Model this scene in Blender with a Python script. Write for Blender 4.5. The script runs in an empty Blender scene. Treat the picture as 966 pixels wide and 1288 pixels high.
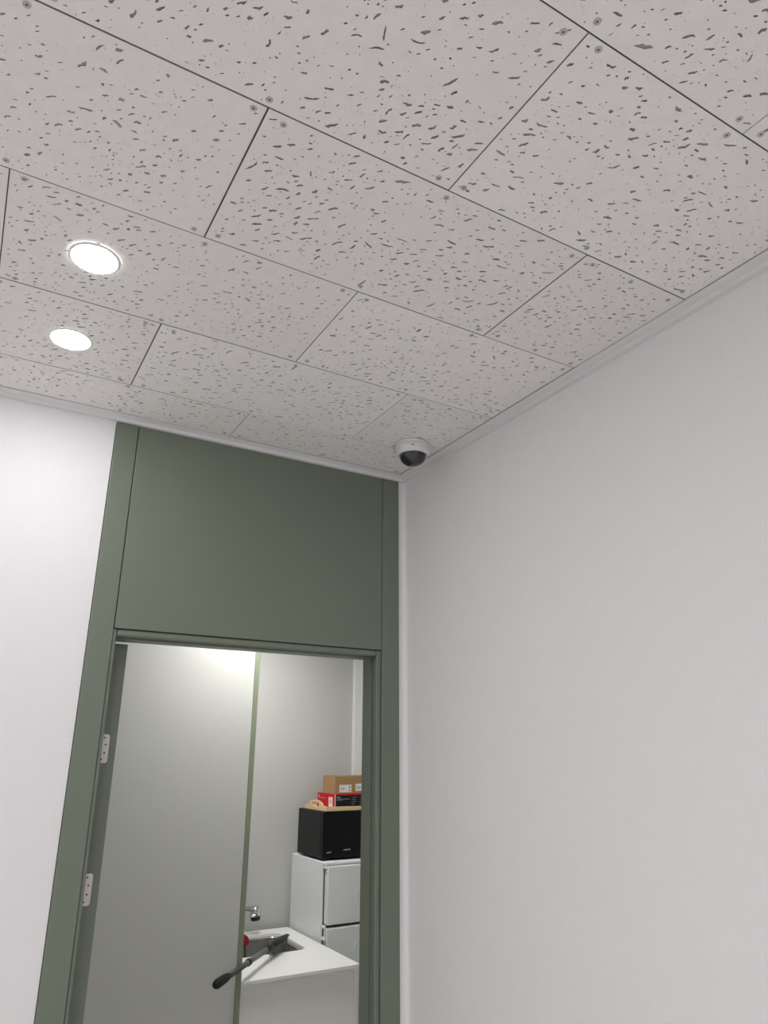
import bpy, bmesh, math, random
from mathutils import Vector, Matrix
from mathutils.geometry import delaunay_2d_cdt

S = bpy.context.scene
COL = S.collection
PI = math.pi
H = 2.6                      # ceiling height of both rooms

# ------------------------------------------------------------------ camera
cam_data = bpy.data.cameras.new('camera')
cam = bpy.data.objects.new('camera', cam_data)
COL.objects.link(cam)
right = Vector((0.86473167, -0.50221922, 0.00387348))
down = Vector((0.16473427, 0.27634026, -0.94683614))
fwd = Vector((0.47444891, 0.81939729, 0.32169289))
m = Matrix.Identity(4)
for i in range(3):
    m[i][0], m[i][1], m[i][2] = right[i], -down[i], -fwd[i]
m[0][3], m[1][3], m[2][3] = -0.2348, -0.7260, 1.7610
cam.matrix_world = m
cam_data.sensor_fit = 'HORIZONTAL'
cam_data.sensor_width = 36.0
cam_data.lens = 36.0 * 894.408 / 966.0
cam_data.clip_start = 0.02
S.camera = cam

# ------------------------------------------------------------------ world and view
world = bpy.data.worlds.new('world')
S.world = world
world.use_nodes = True
world.node_tree.nodes['Background'].inputs[0].default_value = (0.8, 0.85, 0.9, 1)
world.node_tree.nodes['Background'].inputs[1].default_value = 0.0
S.view_settings.view_transform = 'Standard'
S.view_settings.look = 'None'
S.view_settings.gamma = 1.0
S.view_settings.use_curve_mapping = False
S.view_settings.exposure = 0.26
LAMP = 88.0                 # radiance of the downlight diffusers
PANTRY_LAMP = 33.0           # radiance of the pantry's flat ceiling lamp


# ------------------------------------------------------------------ materials
def new_mat(name):
    mt = bpy.data.materials.new(name)
    mt.use_nodes = True
    nt = mt.node_tree
    return mt, nt, nt.nodes['Principled BSDF']


def plain(name, color, rough=0.5, metal=0.0, vary=0.0, scale=30.0, bump=0.0, bump_scale=200.0, coat=0.0, spec=0.5,
          stretch=(1, 1, 1)):
    """Procedural paint / plastic / metal: slight colour variation and fine relief."""
    mt, nt, b = new_mat(name)
    b.inputs['Roughness'].default_value = rough
    b.inputs['Metallic'].default_value = metal
    b.inputs['Coat Weight'].default_value = coat
    b.inputs['Specular IOR Level'].default_value = spec
    tc = nt.nodes.new('ShaderNodeTexCoord')
    mp = nt.nodes.new('ShaderNodeMapping')
    mp.inputs['Scale'].default_value = stretch
    nt.links.new(tc.outputs['Object'], mp.inputs['Vector'])
    n = nt.nodes.new('ShaderNodeTexNoise')
    n.inputs['Scale'].default_value = scale
    n.inputs['Detail'].default_value = 4
    nt.links.new(mp.outputs['Vector'], n.inputs['Vector'])
    mx = nt.nodes.new('ShaderNodeMix')
    mx.data_type = 'RGBA'
    mx.inputs['A'].default_value = tuple(c * (1 - vary) for c in color) + (1,)
    mx.inputs['B'].default_value = tuple(min(1, c * (1 + vary)) for c in color) + (1,)
    nt.links.new(n.outputs['Fac'], mx.inputs['Factor'])
    nt.links.new(mx.outputs['Result'], b.inputs['Base Color'])
    if bump:
        n2 = nt.nodes.new('ShaderNodeTexNoise')
        n2.inputs['Scale'].default_value = bump_scale
        n2.inputs['Detail'].default_value = 3
        nt.links.new(mp.outputs['Vector'], n2.inputs['Vector'])
        bp = nt.nodes.new('ShaderNodeBump')
        bp.inputs['Strength'].default_value = bump
        bp.inputs['Distance'].default_value = 0.001
        nt.links.new(n2.outputs['Fac'], bp.inputs['Height'])
        nt.links.new(bp.outputs['Normal'], b.inputs['Normal'])
    return mt


def linen(name, color, rough=0.6, strength=0.12):
    """Wallpaper with a fine woven relief: two crossed stretched noises."""
    mt, nt, b = new_mat(name)
    b.inputs['Roughness'].default_value = rough
    b.inputs['Specular IOR Level'].default_value = 0.3
    tc = nt.nodes.new('ShaderNodeTexCoord')
    outs = []
    for sc in ((260, 260, 18), (18, 18, 260)):
        mp = nt.nodes.new('ShaderNodeMapping')
        mp.inputs['Scale'].default_value = sc
        nt.links.new(tc.outputs['Object'], mp.inputs['Vector'])
        n = nt.nodes.new('ShaderNodeTexNoise')
        n.inputs['Scale'].default_value = 1.0
        n.inputs['Detail'].default_value = 3
        nt.links.new(mp.outputs['Vector'], n.inputs['Vector'])
        outs.append(n)
    ad = nt.nodes.new('ShaderNodeMath')
    ad.operation = 'ADD'
    nt.links.new(outs[0].outputs['Fac'], ad.inputs[0])
    nt.links.new(outs[1].outputs['Fac'], ad.inputs[1])
    mr = nt.nodes.new('ShaderNodeMapRange')
    mr.inputs['From Min'].default_value = 0.6
    mr.inputs['From Max'].default_value = 1.4
    mr.inputs['To Min'].default_value = 0.965
    mr.inputs['To Max'].default_value = 1.0
    nt.links.new(ad.outputs[0], mr.inputs['Value'])
    mx = nt.nodes.new('ShaderNodeMix')
    mx.data_type = 'RGBA'
    mx.blend_type = 'MULTIPLY'
    mx.inputs['Factor'].default_value = 1
    mx.inputs['A'].default_value = tuple(color) + (1,)
    nt.links.new(mr.outputs['Result'], mx.inputs['B'])
    nt.links.new(mx.outputs['Result'], b.inputs['Base Color'])
    bp = nt.nodes.new('ShaderNodeBump')
    bp.inputs['Strength'].default_value = strength
    bp.inputs['Distance'].default_value = 0.0008
    nt.links.new(ad.outputs[0], bp.inputs['Height'])
    nt.links.new(bp.outputs['Normal'], b.inputs['Normal'])
    return mt


def tile_paint(name, color):
    """Off-white painted mineral fibre with pin-prick specks and a fine sandy relief."""
    mt, nt, b = new_mat(name)
    b.inputs['Roughness'].default_value = 0.55
    b.inputs['Specular IOR Level'].default_value = 0.35
    tc = nt.nodes.new('ShaderNodeTexCoord')
    oi = nt.nodes.new('ShaderNodeObjectInfo')
    vo = nt.nodes.new('ShaderNodeTexVoronoi')
    vo.inputs['Scale'].default_value = 130
    vo.inputs['Randomness'].default_value = 1
    nt.links.new(tc.outputs['Object'], vo.inputs['Vector'])
    cr = nt.nodes.new('ShaderNodeMapRange')
    cr.inputs['From Min'].default_value = 0.05
    cr.inputs['From Max'].default_value = 0.12
    cr.inputs['To Min'].default_value = 0.72
    cr.inputs['To Max'].default_value = 1.0
    nt.links.new(vo.outputs['Distance'], cr.inputs['Value'])
    n = nt.nodes.new('ShaderNodeTexNoise')
    n.inputs['Scale'].default_value = 40
    n.inputs['Detail'].default_value = 6
    nt.links.new(tc.outputs['Object'], n.inputs['Vector'])
    nr = nt.nodes.new('ShaderNodeMapRange')
    nr.inputs['To Min'].default_value = 0.95
    nr.inputs['To Max'].default_value = 1.05
    nt.links.new(n.outputs['Fac'], nr.inputs['Value'])
    rr = nt.nodes.new('ShaderNodeMapRange')
    rr.inputs['To Min'].default_value = 0.97
    rr.inputs['To Max'].default_value = 1.02
    nt.links.new(oi.outputs['Random'], rr.inputs['Value'])
    m1 = nt.nodes.new('ShaderNodeMath')
    m1.operation = 'MULTIPLY'
    nt.links.new(cr.outputs['Result'], m1.inputs[0])
    nt.links.new(nr.outputs['Result'], m1.inputs[1])
    m2 = nt.nodes.new('ShaderNodeMath')
    m2.operation = 'MULTIPLY'
    nt.links.new(m1.outputs[0], m2.inputs[0])
    nt.links.new(rr.outputs['Result'], m2.inputs[1])
    mx = nt.nodes.new('ShaderNodeMix')
    mx.data_type = 'RGBA'
    mx.blend_type = 'MULTIPLY'
    mx.inputs['Factor'].default_value = 1
    mx.inputs['A'].default_value = tuple(color) + (1,)
    nt.links.new(m2.outputs[0], mx.inputs['B'])
    nt.links.new(mx.outputs['Result'], b.inputs['Base Color'])
    n2 = nt.nodes.new('ShaderNodeTexNoise')
    n2.inputs['Scale'].default_value = 500
    nt.links.new(tc.outputs['Object'], n2.inputs['Vector'])
    bp = nt.nodes.new('ShaderNodeBump')
    bp.inputs['Strength'].default_value = 0.15
    bp.inputs['Distance'].default_value = 0.0006
    nt.links.new(n2.outputs['Fac'], bp.inputs['Height'])
    nt.links.new(bp.outputs['Normal'], b.inputs['Normal'])
    return mt


def emitter(name, color, strength):
    mt, nt, b = new_mat(name)
    b.inputs['Base Color'].default_value = (0.9, 0.9, 0.9, 1)
    b.inputs['Emission Color'].default_value = tuple(color) + (1,)
    b.inputs['Emission Strength'].default_value = strength
    return mt


M = {
    'wallpaper': linen('white_wallpaper', (0.897, 0.89, 0.902)),
    'partition': linen('grey_laminate', (0.62, 0.62, 0.60), rough=0.42, strength=0.08),
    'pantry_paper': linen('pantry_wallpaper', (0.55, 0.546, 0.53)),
    'pantry_white': plain('pantry_white_paint', (0.82, 0.82, 0.81), 0.5, vary=0.02),
    'cornice': plain('white_moulding', (0.82, 0.815, 0.82), 0.35, vary=0.01),
    'tile': tile_paint('ceiling_tile_paint', (0.905, 0.88, 0.86)),
    'tile_core': plain('mineral_fibre_core', (0.42, 0.405, 0.39), 0.95, vary=0.25, scale=250),
    'backing': plain('tile_backing_board', (0.42, 0.405, 0.39), 0.9, vary=0.1),
    'zinc': plain('zinc_screw', (0.56, 0.54, 0.52), 0.5, metal=0.0, vary=0.25, scale=500),
    'floor': plain('floor_vinyl', (0.84, 0.825, 0.80), 0.3, vary=0.06, scale=6),
    'green': plain('sage_green_film', (0.176, 0.206, 0.158), 0.38, vary=0.03, scale=5, bump=0.05, bump_scale=350),
    'green_edge': plain('sage_green_edge_trim', (0.25, 0.285, 0.205), 0.4, vary=0.04, scale=8),
    'steel': plain('brushed_hinge_steel', (0.62, 0.58, 0.54), 0.42, metal=0.75, vary=0.1, scale=120, stretch=(1, 1, 0.1)),
    'hole': plain('dark_screw_recess', (0.02, 0.02, 0.02), 0.7),
    'lamp_white': plain('lamp_rim_white', (0.86, 0.86, 0.86), 0.3),
    'lamp': emitter('downlight_diffuser', (1.0, 0.985, 0.985), LAMP),
    'pantry_lamp': emitter('pantry_lamp_diffuser', (1.0, 0.995, 0.955), PANTRY_LAMP),
    'cam_white': plain('camera_white_plastic', (0.80, 0.79, 0.77), 0.35, vary=0.01),
    'smoke': plain('smoked_dome_plastic', (0.012, 0.012, 0.02), 0.12, coat=0.6),
    'fridge': plain('fridge_silver_white', (0.80, 0.82, 0.83), 0.38, vary=0.02, scale=200),
    'fridge_door': plain('fridge_door_silver', (0.72, 0.73, 0.73), 0.35, vary=0.02, scale=200),
    'gasket': plain('rubber_gasket', (0.05, 0.05, 0.05), 0.7),
    'black': plain('black_enamel', (0.009, 0.009, 0.011), 0.45, vary=0.1, spec=0.25),
    'black_glass': plain('black_oven_glass', (0.004, 0.004, 0.006), 0.22, spec=0.25),
    'pale_print': plain('pale_print', (0.42, 0.42, 0.42), 0.5),
    'wood': plain('pale_pine', (0.72, 0.54, 0.30), 0.55, vary=0.12, scale=25, stretch=(1, 8, 8)),
    'red_card': plain('red_printed_card', (0.50, 0.008, 0.018), 0.5, vary=0.05, spec=0.2),
    'black_card': plain('black_printed_card', (0.010, 0.010, 0.015), 0.45, vary=0.1, spec=0.2),
    'white_card': plain('white_label_paper', (0.75, 0.74, 0.73), 0.6, vary=0.03),
    'cardboard_light': plain('brown_cardboard', (0.34, 0.205, 0.095), 0.85, vary=0.08, scale=60, bump=0.1),
    'ink': plain('black_ink', (0.03, 0.03, 0.04), 0.6),
    'stone': plain('white_solid_surface', (0.86, 0.86, 0.84), 0.3, vary=0.03, scale=300),
    'cabinet': plain('cabinet_grey_white', (0.82, 0.82, 0.79), 0.4, vary=0.02),
    'sink_steel': plain('sink_stainless', (0.45, 0.43, 0.41), 0.22, metal=1.0, vary=0.08, scale=60),
    'chrome': plain('chrome', (0.75, 0.75, 0.75), 0.08, metal=1.0),
    'tool_grey': plain('grey_tool_plastic', (0.10, 0.104, 0.104), 0.35, vary=0.1, spec=0.35),
    'tool_dark': plain('dark_grip_rubber', (0.018, 0.019, 0.018), 0.6, vary=0.15, spec=0.25),
    'bristle': plain('grey_bristle', (0.20, 0.19, 0.18), 0.6, vary=0.3, scale=300),
    'sponge': plain('red_sponge', (0.36, 0.01, 0.03), 0.8, vary=0.2, scale=150, bump=0.3),
}


# ------------------------------------------------------------------ mesh helpers
def obj(name, bm, mat, parent=None, loc=(0, 0, 0), smooth=False, mats=None):
    me = bpy.data.meshes.new(name)
    bm.normal_update()
    bm.to_mesh(me)
    bm.free()
    for mm in (mats or [mat]):
        me.materials.append(mm)
    if smooth:
        for p in me.polygons:
            p.use_smooth = True
    o = bpy.data.objects.new(name, me)
    COL.objects.link(o)
    o.location = loc
    if parent:
        o.parent = parent
    return o


def tag(o, label=None, cat=None, group=None, kind=None):
    if label: o['label'] = label
    if cat: o['category'] = cat
    if group: o['group'] = group
    if kind: o['kind'] = kind
    return o


def empty(name, loc, label, cat, group=None, kind=None, rz=0.0):
    o = bpy.data.objects.new(name, None)
    o.empty_display_size = 0.05
    COL.objects.link(o)
    o.location = loc
    o.rotation_euler.z = rz
    return tag(o, label, cat, group, kind)


def add_box(bm, a, b, bevel=0.0, seg=2):
    x0, y0, z0 = a
    x1, y1, z1 = b
    r = bmesh.ops.create_cube(bm, size=1.0)
    vs = r['verts']
    bmesh.ops.scale(bm, vec=(x1 - x0, y1 - y0, z1 - z0), verts=vs)
    bmesh.ops.translate(bm, vec=((x0 + x1) / 2, (y0 + y1) / 2, (z0 + z1) / 2), verts=vs)
    if bevel:
        es = list({e for v in vs for e in v.link_edges})
        bmesh.ops.bevel(bm, geom=es, offset=bevel, segments=seg, profile=0.5, affect='EDGES')
    return bm


def box(a, b, bevel=0.0, seg=2):
    return add_box(bmesh.new(), a, b, bevel, seg)


def add_prism(bm, outline, z0, z1, axis='z'):
    """Closed outline of (u, v) extruded along axis: z -> (u,v,z); x -> (x,u,v); y -> (u,y,v)."""
    def P(u, v, t):
        return {'z': (u, v, t), 'x': (t, u, v), 'y': (u, t, v)}[axis]
    lo = [bm.verts.new(P(u, v, z0)) for u, v in outline]
    hi = [bm.verts.new(P(u, v, z1)) for u, v in outline]
    n = len(outline)
    bm.faces.new(lo[::-1])
    bm.faces.new(hi)
    for i in range(n):
        j = (i + 1) % n
        bm.faces.new((lo[i], lo[j], hi[j], hi[i]))
    bmesh.ops.recalc_face_normals(bm, faces=bm.faces[:])
    return bm


def add_lathe(bm, profile, n=32, axis_origin=(0, 0, 0)):
    """Revolve (r, z) profile about z."""
    ox, oy, oz = axis_origin
    rings = []
    for r, z in profile:
        if r < 1e-6:
            rings.append([bm.verts.new((ox, oy, oz + z))])
        else:
            rings.append([bm.verts.new((ox + r * math.cos(2 * PI * k / n), oy + r * math.sin(2 * PI * k / n), oz + z))
                          for k in range(n)])
    for a, b in zip(rings, rings[1:]):
        for k in range(n):
            l = (k + 1) % n
            if len(a) == 1 and len(b) == 1:
                continue
            if len(a) == 1:
                bm.faces.new((a[0], b[k], b[l]))
            elif len(b) == 1:
                bm.faces.new((a[k], b[0], a[l]))
            else:
                bm.faces.new((a[k], b[k], b[l], a[l]))
    bmesh.ops.recalc_face_normals(bm, faces=bm.faces[:])
    return bm


def add_tube(bm, pts, radii, n=12):
    pts = [Vector(p) for p in pts]
    if not isinstance(radii, (list, tuple)):
        radii = [radii] * len(pts)
    t0 = (pts[1] - pts[0]).normalized()
    ref = Vector((0, 0, 1)) if abs(t0.z) < 0.9 else Vector((1, 0, 0))
    nrm = (ref - t0 * ref.dot(t0)).normalized()
    rings = []
    for i, p in enumerate(pts):
        if i == 0: t = t0
        elif i == len(pts) - 1: t = (pts[i] - pts[i - 1]).normalized()
        else: t = ((pts[i + 1] - p).normalized() + (p - pts[i - 1]).normalized()).normalized()
        nrm = (nrm - t * nrm.dot(t)).normalized()
        bi = t.cross(nrm)
        rings.append([bm.verts.new(p + (nrm * math.cos(2 * PI * k / n) + bi * math.sin(2 * PI * k / n)) * radii[i])
                      for k in range(n)])
    for a, b in zip(rings, rings[1:]):
        for k in range(n):
            bm.faces.new((a[k], a[(k + 1) % n], b[(k + 1) % n], b[k]))
    bm.faces.new(rings[0][::-1])
    bm.faces.new(rings[-1])
    bmesh.ops.recalc_face_normals(bm, faces=bm.faces[:])
    return bm


def rounded(x0, y0, x1, y1, r, n=5):
    out = []
    for cx, cy, a0 in ((x1 - r, y1 - r, 0), (x0 + r, y1 - r, 90), (x0 + r, y0 + r, 180), (x1 - r, y0 + r, 270)):
        for k in range(n + 1):
            a = math.radians(a0 + 90 * k / n)
            out.append((cx + r * math.cos(a), cy + r * math.sin(a)))
    return out


# ------------------------------------------------------------------ the setting: this room
XL, XR = -3.0, 0.897         # left and right wall faces
YB, YF = -3.0, 1.100         # back and front wall faces
tag(obj('floor', box((XL - 0.1, YB - 0.1, -0.08), (2.4, 3.65, 0.0)), M['floor']),
    'light vinyl floor below the frame running through both rooms', 'floor', kind='structure')

# right wall with the wallpaper rounded into the corner beside the green frame
rad = 0.014
prof = [(XR + 0.1, YB - 0.1), (XR + 0.1, YF + 0.09), (0.874, YF + 0.09), (0.874, YF)]
prof += [(XR - rad + rad * math.sin(a), YF - rad + rad * math.cos(a)) for a in [PI / 2 * k / 6 for k in range(7)]]
prof += [(XR, YB - 0.1)]
tag(obj('wall_right', add_prism(bmesh.new(), prof, 0, H, 'z'), M['wallpaper']),
    'plain white papered wall on the right of the green doorway', 'wall', kind='structure')

bm = box((XL - 0.1, YF, 0), (0.006, YF + 0.09, H))
add_box(bm, (0.006, YF + 0.035, 2.06), (0.874, YF + 0.09, H))
tag(obj('wall_front', bm, M['wallpaper']), 'bright white papered wall left of the green doorway', 'wall', kind='structure')
tag(obj('wall_left', box((XL - 0.1, YB, 0), (XL, YF, H)), M['wallpaper']),
    'white wall out of frame on the far left', 'wall', kind='structure')
tag(obj('wall_back', box((XL - 0.1, YB - 0.1, 0), (XR, YB, H)), M['wallpaper']),
    'white wall out of frame behind the photographer', 'wall', kind='structure')

# cornice strips: flat flange against the tiles, then a small drop to the wall (mitred)
CP = [(0.036, 0.0), (0.036, -0.003), (0.015, -0.0045), (0.0135, -0.013), (0.0, -0.013), (0.0, 0.0)]


def cornice(name, side, label):
    bm = bmesh.new()
    rows = []
    for d, z in CP:
        if side == 'front': a, b = (XL + d, YF - d), (XR - d, YF - d)
        elif side == 'right': a, b = (XR - d, YF - d), (XR - d, YB + d)
        elif side == 'left': a, b = (XL + d, YB + d), (XL + d, YF - d)
        else: a, b = (XR - d, YB + d), (XL + d, YB + d)
        rows.append((bm.verts.new((*a, H + z)), bm.verts.new((*b, H + z))))
    for i in range(len(rows)):
        p, q = rows[i], rows[(i + 1) % len(rows)]
        bm.faces.new((p[0], p[1], q[1], q[0]))
    bm.faces.new([r[0] for r in rows])
    bm.faces.new([r[1] for r in rows][::-1])
    bmesh.ops.recalc_face_normals(bm, faces=bm.faces[:])
    tag(obj(name, bm, M['cornice']), label, 'moulding', kind='structure')


cornice('trim_1', 'front', 'white stepped moulding between the ceiling and the green doorway wall')
cornice('trim_2', 'right', 'white stepped moulding along the top of the right wall')
cornice('trim_3', 'left', 'white moulding out of frame at the left wall')
cornice('trim_4', 'back', 'white moulding out of frame behind the photographer')

# ------------------------------------------------------------------ ceiling: perforated tiles, each one an object
TH = 0.007
ceiling = obj('ceiling', box((XL - 0.1, YB - 0.1, H + TH), (XR + 0.1, YF + 0.09, H + 0.08)), M['backing'])
tag(ceiling, 'off-white ceiling of screwed fissured tiles laid in half-bond', 'ceiling', kind='structure')


def blob(rng, cx, cy, length, width, ang, n_side, bend, up=0.0):
    """Irregular worm-shaped outline around a bent spine, counter-clockwise."""
    ca, sa = math.cos(ang), math.sin(ang)
    top, bot, spine = [], [], []
    for k in range(n_side + 1):
        t = k / n_side * 2 - 1
        s = t * length / 2
        off = bend * length * (t * t - 0.4) + rng.uniform(-0.22, 0.22) * width
        w = width / 2 * (max(0.0, 1 - t ** 4) ** 0.5) * rng.uniform(0.55, 1.25)
        spine.append((cx + ca * s - sa * off, cy + sa * s + ca * off))
        if k in (0, n_side):
            top.append((s, off))
        else:
            top.append((s, off + w))
            bot.append((s, off - w * rng.uniform(0.6, 1.0)))
    loop = [top[0]] + bot + [top[-1]] + top[1:-1][::-1]
    return [(cx + ca * u - sa * v, cy + sa * u + ca * v) for u, v in loop], spine


def tile_mesh(name, w, h, seed, theta, dens=1.0, worm=1.0, shallow=0.0):
    """A w x h tile, face at z=0 looking down, with real pits sunk in it."""
    rng = random.Random(seed)
    area = w * h / 0.18
    items = []
    disks = []

    def free(pts, r):
        for px, py in pts:
            if not (r + 0.003 < px < w - r - 0.003 and r + 0.003 < py < h - r - 0.003):
                return False
            for qx, qy, qr in disks:
                if (px - qx) ** 2 + (py - qy) ** 2 < (r + qr + 0.0012) ** 2:
                    return False
        return True

    # clusters make the scatter uneven, as in the pressed boards
    centres = [(rng.uniform(0, w), rng.uniform(0, h)) for _ in range(max(3, int(14 * area)))]

    def place():
        if rng.random() < 0.28:
            c = rng.choice(centres)
            return rng.gauss(c[0], 0.035), rng.gauss(c[1], 0.03)
        return rng.uniform(0, w), rng.uniform(0, h)

    def big():
        L = rng.uniform(0.007, 0.016) if rng.random() < 0.75 else rng.uniform(0.015, 0.026)
        return L * worm, rng.uniform(0.0026, 0.0056)

    for count, kind in ((int(165 * area * dens), 'worm'), (int(200 * area * dens), 'dash'), (int(340 * area * dens), 'dot')):
        for _ in range(count):
            for _try in range(6):
                cx, cy = place()
                a = theta + rng.gauss(0, 0.33)
                if rng.random() < 0.12: a += rng.uniform(-1.2, 1.2)
                if kind == 'worm':
                    L, W = big()
                    loop, sp = blob(rng, cx, cy, L, W, a, 5, rng.uniform(-0.12, 0.12))
                    depth = rng.uniform(0.0016, 0.0032)
                elif kind == 'dash':
                    loop, sp = blob(rng, cx, cy, rng.uniform(0.004, 0.008), rng.uniform(0.0016, 0.003), a, 3, rng.uniform(-0.1, 0.1))
                    W = 0.003
                    depth = rng.uniform(0.002, 0.0045)
                else:
                    r = rng.choice((0.0005, 0.0006, 0.0008, 0.0011))
                    loop = [(cx + r * rng.uniform(0.8, 1.3) * math.cos(2 * PI * k / 5), cy + r * rng.uniform(0.8, 1.2) * math.sin(2 * PI * k / 5)) for k in range(5)]
                    sp = [(cx, cy)]
                    W = 2 * r
                    depth = rng.uniform(0.002, 0.005)
                if free(sp, W / 2 * 1.2):
                    for px, py in sp: disks.append((px, py, W / 2 * 1.2))
                    items.append((loop, max(0.0008, depth * (1 - shallow))))
                    break
    verts = [Vector(p) for p in ((0, 0), (w, 0), (w, h), (0, h))]
    faces = [[0, 1, 2, 3]]
    for loop, d in items:
        base = len(verts)
        verts += [Vector(p) for p in loop]
        faces.append(list(range(base, base + len(loop))))
    ov, oe, of, o_v, o_e, o_f = delaunay_2d_cdt(verts, [], faces, 1, 1e-6)
    V = [(v.x, v.y, 0.0) for v in ov]
    F, MI = [], []
    for f, src in zip(of, o_f):
        if len(src) <= 1 and (not src or src[0] == 0):
            F.append(tuple(f[::-1]))
            MI.append(0)
    for loop, d in items:
        n = len(loop)
        b = len(V)
        cx = sum(p[0] for p in loop) / n
        cy = sum(p[1] for p in loop) / n
        V += [(x, y, 0.0) for x, y in loop]
        V += [(cx + (x - cx) * 0.86, cy + (y - cy) * 0.86, d) for x, y in loop]
        for i in range(n):
            j = (i + 1) % n
            F.append((b + i, b + n + i, b + n + j, b + j)); MI.append(1)
        F.append(tuple(b + n + i for i in range(n))[::-1]); MI.append(1)
    b = len(V)
    V += [(0, 0, 0), (w, 0, 0), (w, h, 0), (0, h, 0), (0, 0, TH), (w, 0, TH), (w, h, TH), (0, h, TH)]
    for i in range(4):
        j = (i + 1) % 4
        F.append((b + i, b + j, b + 4 + j, b + 4 + i)); MI.append(1)
    F.append((b + 4, b + 5, b + 6, b + 7)); MI.append(1)
    me = bpy.data.meshes.new(name)
    me.from_pydata(V, [], F)
    me.materials.append(M['tile'])
    me.materials.append(M['tile_core'])
    me.polygons.foreach_set('material_index', MI)
    me.update()
    return me


GAP = 0.0023
TW, TD = 0.6 - GAP, 0.3 - GAP
full = [tile_mesh('tile', TW, TD, 11 + k, math.radians(a), d, wm, sh) for k, (a, d, wm, sh) in enumerate(
    ((-32, 1.0, 1.05, 0), (-24, 0.9, 1.1, 0.1), (-40, 1.05, 0.95, 0), (-28, 1.1, 0.8, 0.25), (-35, 0.95, 0.75, 0.4), (-20, 1.0, 1.0, 0)))]

# countersunk screw: zinc head with a dished rim and a dark driver recess
bm = bmesh.new()
add_lathe(bm, [(0.0052, 0.0), (0.0050, -0.0007), (0.0042, -0.0009), (0.0036, -0.0002), (0.0026, -0.0001), (0.0022, -0.0008), (0.0013, -0.0009), (0.0010, -0.0001), (0.0, -0.0001)], 12)
screw_me = bpy.data.meshes.new('screw')
bm.to_mesh(screw_me); bm.free()
screw_me.materials.append(M['zinc'])
screw_me.materials.append(M['hole'])
for p in screw_me.polygons:
    if math.hypot(p.center.x, p.center.y) < 0.00125: p.material_index = 1

rng = random.Random(5)
tx0, tx1 = XL + 0.0365, XR - 0.0365
ty0, ty1 = YB + 0.0365, YF - 0.0365
for row in range(-10, 4):
    y0, y1 = max(row * 0.3, ty0), min(row * 0.3 + 0.3, ty1)
    off = 0.3 if row % 2 else 0.0
    k = -10
    while off + k * 0.6 < tx1:
        xa, xb = max(off + k * 0.6, tx0), min(off + k * 0.6 + 0.6, tx1)
        k += 1
        if xb - xa < 0.02 or y1 - y0 < 0.02:
            continue
        w, h = xb - xa - GAP, y1 - y0 - GAP
        is_full = abs(w - TW) < 1e-4 and abs(h - TD) < 1e-4
        if is_full:
            idx = rng.randrange(6)
            if row == 0 and 0.5 < xa < 0.7: idx = 4
            if row == -1 and xa > 0.25: idx = 4
            if row == 0 and -0.1 < xa < 0.1: idx = 0
            me = full[idx]
        else:
            me = tile_mesh('tile', w, h, 100 + row * 31 + k, math.radians(rng.uniform(-40, -20)), 1.0, 0.85, 0.3 if xa > 0.3 else 0)
        t = bpy.data.objects.new('tile', me)
        COL.objects.link(t)
        t.parent = ceiling
        dz = rng.uniform(-0.0005, 0.0004)
        flip = is_full and rng.random() < 0.5
        t.location = (xa + GAP / 2 + rng.uniform(-0.0006, 0.0006) + (w if flip else 0), y0 + GAP / 2 + (h if flip else 0), H + dz)
        if flip: t.rotation_euler.z = PI
        if xb < -0.75 or y1 < -0.75:
            continue
        e = 0.022
        spots = [(sx, sy) for sx in (e, w / 2, w - e) for sy in (0.013, h - 0.013)]
        for sx, sy in spots:
            s = bpy.data.objects.new('screw', screw_me)
            COL.objects.link(s)
            s.parent = t
            s.location = (sx + rng.uniform(-0.006, 0.006), sy + rng.uniform(-0.004, 0.004), 0.0001)
            s.rotation_euler.z = rng.uniform(0, 6)

# ------------------------------------------------------------------ green doorway: casings, panel above, stops
frame = empty('trim_5', (0.44, YF, 0), 'sage green door frame with tall panel above the opening', 'door frame', kind='structure')
fl = frame.location


def fpart(name, a, b, bevel=0.0015, seg=2, mat='green'):
    o = obj(name, box(a, b, bevel, seg), M[mat], None)
    o.parent = frame
    o.location = -fl
    return o


TOPZ = H - 0.0135
fpart('casing', (0.0075, 1.0950, 0.0), (0.0630, 1.1900, TOPZ), 0.002)
fpart('casing', (0.8160, 1.0945, 0.0), (0.8735, 1.1900, TOPZ), 0.002)
fpart('overhead_panel', (0.0650, 1.0965, 2.0480), (0.8150, 1.1340, TOPZ), 0.0015)
# jambs: front bead, shadow groove, door stop
for nm, xs in (('jamb', ((0.0635, 0.0725), (0.0635, 0.0680), (0.0635, 0.0720))), ('jamb', ((0.8000, 0.8155), (0.8080, 0.8155), (0.8010, 0.8155)))):
    bm = bmesh.new()
    ztop = 2.0470
    add_box(bm, (xs[0][0], 1.1010, 0), (xs[0][1], 1.1170, ztop), 0.003, 3)
    add_box(bm, (xs[1][0], 1.1150, 0), (xs[1][1], 1.1400, ztop))
    add_box(bm, (xs[2][0], 1.1380, 0), (xs[2][1], 1.1740 if xs[0][0] < 0.4 else 1.1860, ztop), 0.0015)
    o = obj(nm, bm, M['green']); o.parent = frame; o.location = -fl
bm = bmesh.new()
add_box(bm, (0.0725, 1.1000, 2.0300), (0.8005, 1.1170, 2.0472), 0.006, 4)
add_box(bm, (0.0725, 1.1150, 2.0340), (0.8080, 1.1400, 2.0472))
add_box(bm, (0.0725, 1.1380, 2.0275), (0.8010, 1.1860, 2.0472), 0.0015)
o = obj('head_rail', bm, M['green']); o.parent = frame; o.location = -fl

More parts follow.
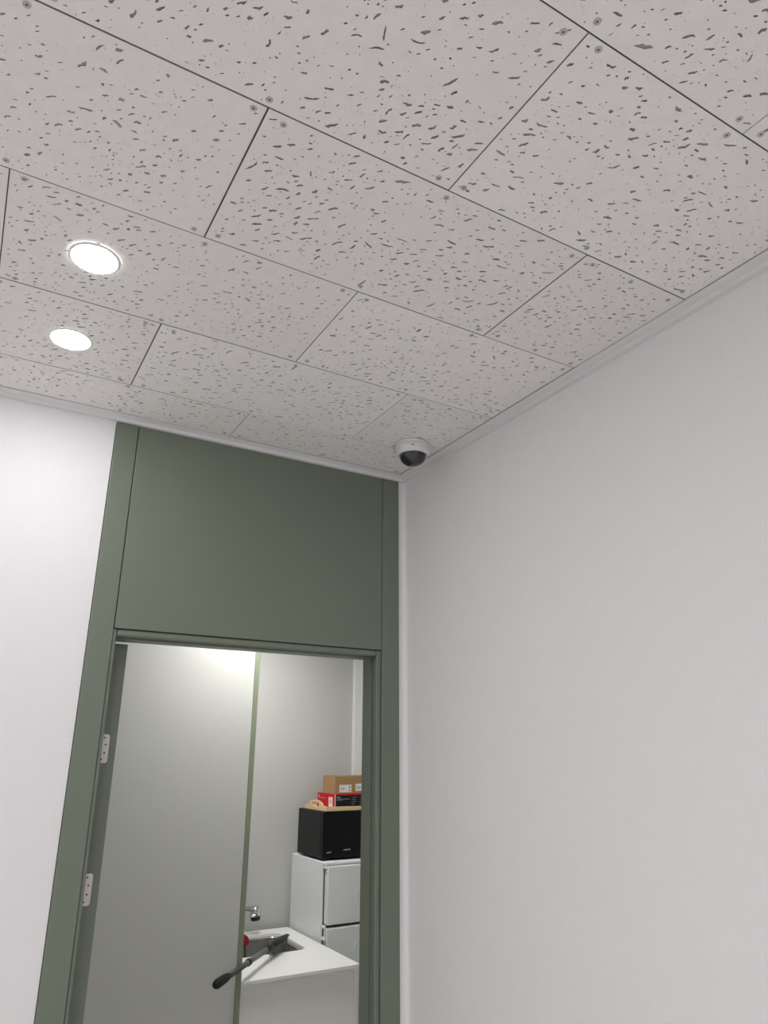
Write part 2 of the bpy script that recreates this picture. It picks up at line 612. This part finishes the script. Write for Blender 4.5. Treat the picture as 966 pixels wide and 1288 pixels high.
# the open door leaf: its hinge edge faces the camera
door = empty('door_1', (0.096, 1.178, 0.0), 'dark green door leaf swung fully open, hinge edge showing two plates', 'door', kind='structure')
obj('leaf', box((-0.0195, 0.0, 0.008), (0.0205, 0.76, 2.0215), 0.0015), M['green'], door)
for zc in (1.770, 1.465, 0.25):
    hz = 0.033
    ol = [(-0.0185, zc - hz), (-0.0185, zc + hz)]
    ol = [(-0.0170, zc - hz)] + [(0.0035 - 0.006 + 0.006 * math.sin(a), zc - hz + 0.006 - 0.006 * math.cos(a)) for a in [PI / 2 * q / 5 for q in range(6)]]
    ol += [(0.0035 - 0.006 + 0.006 * math.cos(a), zc + hz - 0.006 + 0.006 * math.sin(a)) for a in [PI / 2 * q / 5 for q in range(6)]] + [(-0.0170, zc + hz)]
    hp = obj('hinge_plate', add_prism(bmesh.new(), ol, -0.0018, 0.0005, 'y'), M['steel'], door)
    tag(hp, 'pale steel hinge plate with rounded corners')
    for sx, sz in ((-0.0085, 0.025), (-0.0045, 0.009), (-0.0055, -0.010), (-0.0105, -0.025)):
        bm = bmesh.new()
        add_lathe(bm, [(0.0030, 0.0), (0.0028, 0.0006), (0.0019, 0.0002), (0.0016, 0.0003), (0.0, 0.0003)], 10)
        bmesh.ops.rotate(bm, cent=(0, 0, 0), matrix=Matrix.Rotation(PI / 2, 3, 'X'), verts=bm.verts[:])
        s = obj('screw', bm, None, hp, (sx, -0.0018, zc + sz), mats=[M['steel'], M['hole']])
        for p in s.data.polygons:
            c = p.center
            if math.hypot(c.x, c.z) < 0.0017: p.material_index = 1

# ------------------------------------------------------------------ the pantry beyond the doorway: shell
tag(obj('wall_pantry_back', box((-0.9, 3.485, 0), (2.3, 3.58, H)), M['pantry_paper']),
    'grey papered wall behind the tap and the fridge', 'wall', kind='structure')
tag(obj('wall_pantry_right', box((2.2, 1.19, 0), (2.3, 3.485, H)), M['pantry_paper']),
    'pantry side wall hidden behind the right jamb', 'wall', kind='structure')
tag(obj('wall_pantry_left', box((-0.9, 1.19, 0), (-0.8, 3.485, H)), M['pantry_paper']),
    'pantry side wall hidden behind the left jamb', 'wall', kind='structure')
tag(obj('ceiling_pantry', box((-0.9, 1.19, H), (2.3, 3.58, H + 0.08)), M['pantry_white']),
    'white pantry ceiling hidden above the door head', 'ceiling', kind='structure')
bm = box((XR + 0.1, 1.10, 0), (2.3, 1.19, H))
tag(obj('wall_pantry_front', bm, M['pantry_paper']), 'pantry side of the doorway wall, hidden on the right', 'wall', kind='structure')
tag(obj('trim_6', box((1.975, 3.452, 0), (2.2, 3.485, H)), M['pantry_white']),
    'narrow white boxed strip in the pantry corner above the boxes', 'trim', kind='structure')
part = empty('wall_partition', (0.08, 2.56, 0), 'tall grey partition panel with green edge seen through the doorway', 'partition', kind='structure')
obj('panel', box((-0.88, -0.015, 0), (0.875, 0.012, H)), M['partition'], part)
tag(obj('edge_trim', box((0.8755, -0.018, 0), (0.900, 0.014, H), 0.003, 2), M['green_edge'], part), 'thin sage green edge strip')

# ------------------------------------------------------------------ ceiling lamps
def lathe_obj(name, prof, mat, parent, n=40, smooth=True, loc=(0, 0, 0)):
    return obj(name, add_lathe(bmesh.new(), prof, n), mat, parent, loc, smooth)


def downlight(x, y, label, group=None):
    t = empty('downlight', (x, y, H), label, 'downlight', group)
    lathe_obj('trim_ring', [(0.0450, -0.0006), (0.0450, -0.0016), (0.0440, -0.0026), (0.0402, -0.0030), (0.0394, -0.0029), (0.0394, -0.0008), (0.0450, -0.0006)], M['lamp_white'], t)
    lathe_obj('diffuser', [(0.0394, -0.0010), (0.0394, -0.0028), (0.0380, -0.0034), (0.0, -0.0040)], M['lamp'], t)
    return t


downlight(-0.153, 0.454, 'glowing round downlight in the ceiling, nearer and larger of the pair', 'lit round downlights on the ceiling')
downlight(-0.153, 0.758, 'glowing round downlight in the ceiling, farther one close to the white moulding', 'lit round downlights on the ceiling')
for x, y in [(a, b) for a in (-1.45, -2.55) for b in (0.454, 0.758)] + [(a, b) for a in (-0.153, -1.0, -1.8, -2.6) for b in (-0.85, -1.154, -1.75, -2.05, -2.6)]:  # unseen downlights, added to lift the bounced light on ceiling and walls
    downlight(x, y, 'unseen round ceiling downlight added to brighten the room', 'added unseen downlights')

for x, y, lb in ((0.95, 2.20, 'flat square pantry lamp hidden above the door head, before the partition'),
                 (1.10, 2.92, 'flat square pantry lamp hidden above the door head, over the worktop')):
    t = empty('ceiling_lamp', (x, y, H), lb, 'lamp', 'pantry ceiling lamps')
    bm = bmesh.new()
    for a, b in (((-0.16, -0.16), (0.16, -0.15)), ((-0.16, 0.15), (0.16, 0.16)), ((-0.16, -0.15), (-0.15, 0.15)), ((0.15, -0.15), (0.16, 0.15))):
        add_box(bm, (*a, -0.03), (*b, -0.0005))
    obj('frame', bm, M['lamp_white'], t)
    obj('diffuser', box((-0.149, -0.149, -0.026), (0.149, 0.149, -0.001)), M['pantry_lamp'], t)

# ------------------------------------------------------------------ dome camera
t = empty('dome_camera', (0.774, 0.853, H), 'white dome security camera with dark bubble under the ceiling corner', 'camera')
lathe_obj('base', [(0.0, -0.0008), (0.0505, -0.0008), (0.0510, -0.0025), (0.0505, -0.0070), (0.0490, -0.0074)], M['cam_white'], t)
lathe_obj('housing', [(0.0488, -0.0072), (0.0500, -0.0085), (0.0498, -0.0180), (0.0480, -0.0270), (0.0445, -0.0335), (0.0400, -0.0350), (0.0385, -0.0320), (0.0385, -0.0250)], M['cam_white'], t)
dome = [(0.0380, -0.0260), (0.0380, -0.0340)]
dome += [(0.0380 * math.cos(a), -0.0340 - 0.0300 * math.sin(a)) for a in [PI / 2 * k / 10 for k in range(1, 11)]]
dm = lathe_obj('dome', dome, M['smoke'], t)
tag(dm, 'glossy smoked dark bubble')
d = Vector((-0.2348 - 0.774, -0.726 - 0.853, 0)).normalized()
bm = bmesh.new()
add_tube(bm, [d * 0.046 + Vector((0, 0, -0.020)), d * 0.0500 + Vector((0, 0, -0.0195))], 0.0022, 10)
tag(obj('screw', bm, M['hole'], t), 'small dark locking screw')

# ------------------------------------------------------------------ sink cabinet, worktop, sink
WZ = 0.845
cab = empty('sink_cabinet', (1.0, 2.605, 0), 'pale grey sink cabinet under the white worktop', 'cabinet')
obj('carcass', box((-0.55, 0.020, 0.08), (0.545, 0.830, WZ - 0.0135 - 0.20)), M['cabinet'], cab)
obj('end_panel', box((0.5455, 0.0, 0.0), (0.5600, 0.830, WZ - 0.0135), 0.001), M['cabinet'], cab)
obj('front_panel', box((-0.55, 0.0, 0.08), (0.5450, 0.0195, WZ - 0.0135), 0.001), M['cabinet'], cab)
obj('plinth', box((-0.55, 0.05, 0.0), (0.5450, 0.065, 0.0795)), M['cabinet'], cab)

wt = empty('worktop', (1.0, 2.58, WZ), 'white stone worktop with inset steel sink, mitred corner toward the door', 'worktop')
cut = rounded(-0.02, 0.362, 0.462, 0.752, 0.045, 6)
outer = [(-0.55, 0.0), (0.562, 0.0), (0.562, 0.850), (-0.55, 0.850)]
vs = [Vector(p) for p in outer] + [Vector(p) for p in cut]
ov, oe, of, _a, _b, src = delaunay_2d_cdt(vs, [], [[0, 1, 2, 3], list(range(4, 4 + len(cut)))], 1, 1e-6)
bm = bmesh.new()
TZ = 0.013
up = [bm.verts.new((v.x, v.y, 0)) for v in ov]
dn = [bm.verts.new((v.x, v.y, -TZ)) for v in ov]
for f, s in zip(of, src):
    if len(s) == 1 and s[0] == 0:
        bm.faces.new([up[i] for i in f])
        bm.faces.new([dn[i] for i in f][::-1])
for e in [e for e in bm.edges if len(e.link_faces) == 1 and e.verts[0].co.z == 0]:
    a, b = e.verts
    ia, ib = up.index(a), up.index(b)
    bm.faces.new((a, b, dn[ib], dn[ia]))
bmesh.ops.recalc_face_normals(bm, faces=bm.faces[:])
obj('slab', bm, M['stone'], wt)
# undermounted bowl
bm = bmesh.new()
loops = []
for inset, z in ((-0.012, -TZ - 0.0003), (0.004, -TZ - 0.0003), (0.006, -0.022), (0.012, -0.180), (0.030, -0.200)):
    lp = rounded(-0.02 + inset, 0.362 + inset, 0.462 - inset, 0.752 - inset, max(0.03, 0.05 - inset), 6)
    loops.append([bm.verts.new((x, y, z)) for x, y in lp])
for a, b in zip(loops, loops[1:]):
    n = len(a)
    for i in range(n):
        bm.faces.new((a[i], a[(i + 1) % n], b[(i + 1) % n], b[i]))
bm.faces.new(loops[-1])
bmesh.ops.recalc_face_normals(bm, faces=bm.faces[:])
bowl = obj('sink_bowl', bm, M['sink_steel'], wt, smooth=True)
tag(bowl, 'stainless steel sink bowl')
rp = rounded(-0.02 + 0.007, 0.362 + 0.007, 0.462 - 0.007, 0.752 - 0.007, 0.043, 6)
obj('rim', add_tube(bmesh.new(), [(x, y, -0.020) for x, y in rp + rp[:1]], 0.0065, 8), M['chrome'], bowl, smooth=True)
lathe_obj('drain', [(0.0, 0.001), (0.012, 0.001), (0.014, 0.003), (0.040, 0.003), (0.044, 0.0)], M['chrome'], bowl, 24, loc=(0.21, 0.56, -0.1995))

# ------------------------------------------------------------------ tap
t = empty('tap', (1.185, 3.36, WZ), 'chrome swivel tap with black aerator, its base behind the partition edge', 'tap')
lathe_obj('base', [(0.0, 0.0005), (0.026, 0.0005), (0.026, 0.008), (0.020, 0.012), (0.018, 0.075), (0.020, 0.10), (0.014, 0.112), (0, 0.114)], M['chrome'], t, 24)
pts = [(0.0, 0.0, 0.108), (0.05, -0.003, 0.120), (0.10, -0.006, 0.124), (0.135, -0.008, 0.120), (0.152, -0.009, 0.107)]
obj('spout', add_tube(bmesh.new(), pts, [0.014, 0.014, 0.014, 0.015, 0.016], 16), M['chrome'], t, smooth=True)
obj('spray_head', add_tube(bmesh.new(), [(0.140, -0.010, 0.134), (0.144, -0.010, 0.126), (0.149, -0.010, 0.110), (0.152, -0.011, 0.088)], [0.012, 0.024, 0.029, 0.027], 20), M['chrome'], t, smooth=True)
tag(obj('aerator', add_tube(bmesh.new(), [(0.152, -0.011, 0.0878), (0.154, -0.011, 0.068)], [0.0265, 0.024], 20), M['tool_dark'], t, smooth=True), 'black rubber aerator ring')
obj('lever', add_tube(bmesh.new(), [(0.0, 0.0, 0.113), (0.0, 0.01, 0.13), (-0.05, 0.02, 0.155)], [0.009, 0.008, 0.006], 12), M['chrome'], t, smooth=True)

# ------------------------------------------------------------------ long-handled brush lying over the sink
tip, tail = Vector((1.408, 3.062, 0.889)), Vector((0.800, 2.340, 0.916))
L = (tip - tail).length
ux = (tip - tail).normalized()
br = empty('long_handled_brush', tail, 'grey long-handled cleaning brush lying across the sink edge, handle poking out', 'brush')
rotm = Matrix((ux, Vector((0, 0, 1)).cross(ux).normalized(), ux.cross(Vector((0, 0, 1)).cross(ux).normalized()))).transposed()
br.rotation_euler = rotm.to_euler()
# local x runs from the handle end to the head tip
obj('grip', add_tube(bmesh.new(), [(-0.004, 0, 0), (0.004, 0, 0), (0.02, 0, 0), (0.09, 0, 0), (0.125, 0, 0), (0.132, 0, 0)],
                     [0.006, 0.0140, 0.0180, 0.0170, 0.0145, 0.0120], 16), M['tool_dark'], br, smooth=True)
obj('handle', add_tube(bmesh.new(), [(0.131, 0, 0), (0.40, 0, 0), (0.62, 0, 0)], [0.0118, 0.0118, 0.0122], 14), M['tool_grey'], br, smooth=True)
obj('collar', add_tube(bmesh.new(), [(0.352, 0, 0), (0.356, 0, 0), (0.372, 0, 0), (0.376, 0, 0)], [0.0120, 0.0150, 0.0150, 0.0120], 14), M['tool_dark'], br, smooth=True)
obj('neck', add_tube(bmesh.new(), [(0.60, 0, 0), (0.61, 0, 0), (0.65, 0, 0), (0.68, 0, 0.001)], [0.0107, 0.015, 0.016, 0.013], 14), M['tool_dark'], br, smooth=True)
bm = bmesh.new()
secs = [(0.660, 0.010, 0.010), (0.700, 0.018, 0.012), (0.78, 0.021, 0.012), (0.86, 0.018, 0.010), (L - 0.02, 0.013, 0.006), (L, 0.003, 0.002)]
rings = []
for x, hw, hh in secs:
    rings.append([bm.verts.new((x, hw * math.cos(a), hh * math.sin(a) + 0.003)) for a in [2 * PI * k / 12 for k in range(12)]])
for a, b in zip(rings, rings[1:]):
    for k in range(12):
        bm.faces.new((a[k], a[(k + 1) % 12], b[(k + 1) % 12], b[k]))
bm.faces.new(rings[0]); bm.faces.new(rings[-1])
bmesh.ops.recalc_face_normals(bm, faces=bm.faces[:])
head = obj('brush_head', bm, M['tool_dark'], br, smooth=True)
bm = bmesh.new()
rb = random.Random(3)
for i in range(170):
    x = rb.uniform(0.695, L - 0.04)
    y = rb.uniform(-1, 1) * 0.014
    ln = 0.046 if x < 0.80 else 0.055
    add_tube(bm, [(x, y, -0.004), (x + rb.uniform(-0.006, 0.006), y * 1.1 + rb.uniform(-0.003, 0.003), -ln + rb.uniform(0, 0.004))], [0.0014, 0.0010], 4)
br_o = obj('bristles', bm, M['bristle'], head)
tag(br_o, 'short grey bristles', kind='stuff')

# red sponge with a black cord at the sink's left rim
t = empty('red_sponge', (1.203, 3.08, WZ - 0.1985), 'dark red sponge on a black cord at the sink edge beside the green strip', 'sponge')
bm = bmesh.new()
add_prism(bm, [(-0.075, 0.035), (-0.06, 0.018), (-0.012, 0.018), (0.004, 0.042), (-0.010, 0.066), (-0.06, 0.075)], -0.016, 0.016, 'y')
bmesh.ops.bevel(bm, geom=bm.edges[:], offset=0.005, segments=2, affect='EDGES')
bmesh.ops.translate(bm, vec=(0, 0.0, 0.195), verts=bm.verts[:])
obj('pad', bm, M['sponge'], t)
obj('cord', add_tube(bmesh.new(), [(-0.018, 0, 0.212), (-0.012, -0.006, 0.17), (-0.014, -0.012, 0.10), (-0.02, -0.015, 0.04), (-0.03, -0.012, 0.003)], 0.003, 8), M['tool_dark'], t, smooth=True)

# ------------------------------------------------------------------ fridge
fr = empty('fridge', (1.58, 3.005, 0), 'silvery white two-door fridge standing at the end of the worktop', 'fridge')
FW, FT = 0.45, 1.216
obj('cabinet_body', box((0, 0.046, 0.03), (FW, 0.445, FT), 0.004, 2), M['fridge'], fr)
obj('top_cap', box((0.0, 0.006, FT - 0.016), (FW, 0.0455, FT), 0.004, 2), M['fridge'], fr)
up_d = obj('upper_door', box((0.014, 0.0, 0.920), (FW - 0.004, 0.0405, FT - 0.018), 0.008, 4), M['fridge_door'], fr)
lo_d = obj('lower_door', box((0.014, 0.0, 0.05), (FW - 0.004, 0.0405, 0.908), 0.008, 4), M['fridge_door'], fr)
obj('gasket', box((0.012, 0.0410, 0.05), (FW - 0.008, 0.0458, FT - 0.02)), M['gasket'], fr)
for d_, zc in ((up_d, 1.045), (lo_d, 0.80)):
    pts = [(0.190 + 0.012 * math.cos(a), -0.001, zc + 0.030 * math.sin(a)) for a in [PI / 2 + PI * k / 10 for k in range(11)]]
    tag(obj('handle', add_tube(bmesh.new(), pts, 0.003, 8), M['fridge'], d_, smooth=True), 'curved grip moulding')
for z in (FT - 0.024, 0.914, 0.86):
    obj('hinge', box((0.002, 0.004, z - 0.007), (0.0125, 0.038, z + 0.007), 0.002), M['fridge'], fr)
for x in (0.04, FW - 0.04):
    for y in (0.07, 0.40):
        obj('foot', add_lathe(bmesh.new(), [(0, 0.0), (0.018, 0.0), (0.015, 0.0295), (0, 0.0295)], 12), M['gasket'], fr, (x, y, 0))

# ------------------------------------------------------------------ microwave on the fridge
mw = empty('microwave', (1.580, 3.055, 1.2165), 'black microwave oven standing on the fridge', 'microwave')
MW, MD, MH = 0.44, 0.328, 0.2445
obj('case', box((0, 0.022, 0.010), (MW, MD, MH), 0.005, 3), M['black'], mw)
md = obj('door', box((0.001, 0.0, 0.012), (0.335, 0.0215, MH - 0.002), 0.004, 3), M['black_glass'], mw)
obj('control_panel', box((0.337, 0.0, 0.012), (MW - 0.001, 0.0215, MH - 0.002), 0.004, 3), M['black_glass'], mw)
bm = bmesh.new()
for k, (dx, w_) in enumerate(((0, 0.006), (0.009, 0.005), (0.017, 0.006), (0.026, 0.005), (0.034, 0.006))):
    add_box(bm, (0.130 + dx, -0.0007, 0.046), (0.130 + dx + w_, -0.0001, 0.052))
tag(obj('lettering', bm, M['pale_print'], md), 'tiny pale lettering')
bm = bmesh.new()
for dx, w_, dz in ((0, 0.005, 0), (0.008, 0.006, 0.001), (0.018, 0.005, 0.003)):
    add_box(bm, (0.030 + dx, -0.0007, 0.036 + dz), (0.030 + dx + w_, -0.0001, 0.042 + dz))
tag(obj('badge', bm, M['pale_print'], md), 'small faint badge')
for r_ in range(2):
    for k in range(6):
        obj('vent', box((-0.0008, 0.14 + 0.024 * k, 0.055 + 0.026 * r_), (0.0005, 0.155 + 0.024 * k, 0.067 + 0.026 * r_)), M['hole'], mw)
for x in (0.04, MW - 0.04):
    for y in (0.05, MD - 0.04):
        obj('foot', add_lathe(bmesh.new(), [(0, 0.0), (0.012, 0.0), (0.014, 0.0105), (0, 0.0105)], 12), M['gasket'], mw, (x, y, 0))

# ------------------------------------------------------------------ wooden tray on the microwave
tz = 1.2165 + MH + 0.0005
tr = empty('wooden_tray', (1.598, 3.060, tz), 'pale wooden tray with arched end handle on top of the microwave', 'tray')
TL, TWd = 0.40, 0.285
obj('base', box((0.0115, 0.009, 0.001), (TL - 0.0115, TWd - 0.009, 0.008)), M['wood'], tr)
for x0 in (0.003, TL - 0.011):
    # arched end board with an oval hand hole
    ol = [(0.0, 0.0), (TWd, 0.0), (TWd, 0.022), (TWd - 0.04, 0.026)]
    ol += [(TWd / 2 + 0.088 * math.cos(a), 0.026 + 0.026 * math.sin(a)) for a in [PI * k / 12 for k in range(13)]]
    ol += [(0.04, 0.026), (0.0, 0.022)]
    hole = [(TWd / 2 + 0.048 * math.cos(a), 0.029 + 0.0140 * math.sin(a)) for a in [2 * PI * k / 16 for k in range(16)]]
    vs = [Vector(p) for p in ol] + [Vector(p) for p in hole]
    ov, oe, of, _a, _b, src = delaunay_2d_cdt(vs, [], [list(range(len(ol))), list(range(len(ol), len(vs)))], 1, 1e-6)
    bm = bmesh.new()
    va = [bm.verts.new((x0, v.x, v.y)) for v in ov]
    vb = [bm.verts.new((x0 + 0.008, v.x, v.y)) for v in ov]
    for f, s in zip(of, src):
        if len(s) == 1 and s[0] == 0:
            bm.faces.new([va[i] for i in f][::-1])
            bm.faces.new([vb[i] for i in f])
    aset = {v: i for i, v in enumerate(va)}
    for e in [e for e in bm.edges if len(e.link_faces) == 1 and e.verts[0] in aset and e.verts[1] in aset]:
        i, j = aset[e.verts[0]], aset[e.verts[1]]
        bm.faces.new((va[i], va[j], vb[j], vb[i]))
    bmesh.ops.recalc_face_normals(bm, faces=bm.faces[:])
    obj('end_board', bm, M['wood'], tr)
for y0 in (0.0, TWd - 0.0085):
    obj('side_rail', box((0.0115, y0, 0.0), (TL - 0.0115, y0 + 0.0085, 0.0215), 0.001), M['wood'], tr)

# ------------------------------------------------------------------ red and black carton in the tray
cz = tz + 0.0085
rbx = empty('red_carton', (1.672, 3.100, cz), 'flat red carton with black front lying in the wooden tray', 'box')
CWd, CD, CH = 0.305, 0.228, 0.0755
obj('carton', box((0, 0.0, 0), (CWd, CD, CH), 0.0008, 1), M['red_card'], rbx)
tag(obj('front_print', box((0.006, -0.0006, 0.010), (CWd - 0.004, -0.0001, CH - 0.008)), M['black_card'], rbx), 'glossy black printed front')
tag(obj('corner_strip', box((-0.0006, -0.0005, 0.001), (0.004, -0.0001, CH - 0.001)), M['white_card'], rbx), 'thin white corner strip')
bm = bmesh.new()
add_box(bm, (0.012, -0.0011, CH - 0.020), (0.034, -0.0007, CH - 0.0155))
add_box(bm, (0.012, -0.0011, CH - 0.0275), (0.092, -0.0007, CH - 0.0255))
add_box(bm, (0.012, -0.0011, CH - 0.0335), (0.050, -0.0007, CH - 0.0320))
for k in range(3):
    for j in range(4):
        add_box(bm, (0.105 + 0.05 * k, -0.0011, CH - 0.020 - 0.011 * j), (0.105 + 0.05 * k + (0.036, 0.028, 0.032, 0.018)[(k + j) % 4], -0.0007, CH - 0.0185 - 0.011 * j))
obj('printed_lines', bm, M['pale_print'], rbx)
lab = tag(obj('label', box((-0.0007, 0.028, 0.008), (-0.0001, 0.078, 0.057)), M['white_card'], rbx), 'white sticker on the red end')
bm = bmesh.new()
add_box(bm, (-0.0012, 0.040, 0.035), (-0.0008, 0.066, 0.039)); add_box(bm, (-0.0012, 0.044, 0.025), (-0.0008, 0.064, 0.029))
add_box(bm, (-0.0012, 0.036, 0.047), (-0.0008, 0.060, 0.0485))
obj('printed_lines', bm, M['ink'], lab)
bm = bmesh.new()
add_box(bm, (-0.0007, 0.198, CH - 0.019), (-0.0001, 0.214, CH - 0.014)); add_box(bm, (-0.0007, 0.120, CH - 0.0265), (-0.0001, 0.214, CH - 0.0250))
obj('printed_mark', bm, M['white_card'], rbx)

# ------------------------------------------------------------------ brown cardboard box on top
bz = cz + CH + 0.0005
cb = empty('cardboard_box', (1.672, 3.102, bz), 'brown cardboard box with white stickers, topmost on the fridge pile', 'box')
BW, BD, BH = 0.30, 0.158, 0.0925
obj('carton', box((0, 0, 0), (BW, BD, BH), 0.0012, 2), M['cardboard_light'], cb)
bm = bmesh.new()
add_box(bm, (-0.0006, 0.010, BH + 0.0002), (BW - 0.002, BD / 2 - 0.001, BH + 0.0016)); add_box(bm, (-0.0006, BD / 2 + 0.001, BH + 0.0002), (BW - 0.002, BD - 0.012, BH + 0.0026))
obj('flap', bm, M['cardboard_light'], cb)
for x0, x1, z0, z1 in ((0.028, 0.104, 0.008, 0.047), (0.130, 0.205, 0.013, 0.052)):
    lb = tag(obj('label', box((x0, -0.0006, z0), (x1, -0.0001, z1)), M['white_card'], cb), 'white shipping sticker')
    bm = bmesh.new()
    for dx, dz, w_, h_ in ((0.006, 0.018, 0.010, 0.004), (0.020, 0.018, 0.012, 0.004), (0.010, 0.010, 0.018, 0.002), (0.012, 0.030, 0.010, 0.002), (0.060, 0.022, 0.008, 0.008), (0.060, 0.007, 0.007, 0.007)):
        add_box(bm, (x0 + dx, -0.0011, z0 + dz), (x0 + dx + w_, -0.0007, z0 + dz + h_))
    obj('printed_marks', bm, M['ink'], lb)['kind'] = 'stuff'
tag(obj('hand_slot_mark', box((-0.0006, 0.045, 0.058), (-0.0001, 0.105, 0.064)), M['cardboard_light'], cb), 'faint pressed slot in the cardboard')
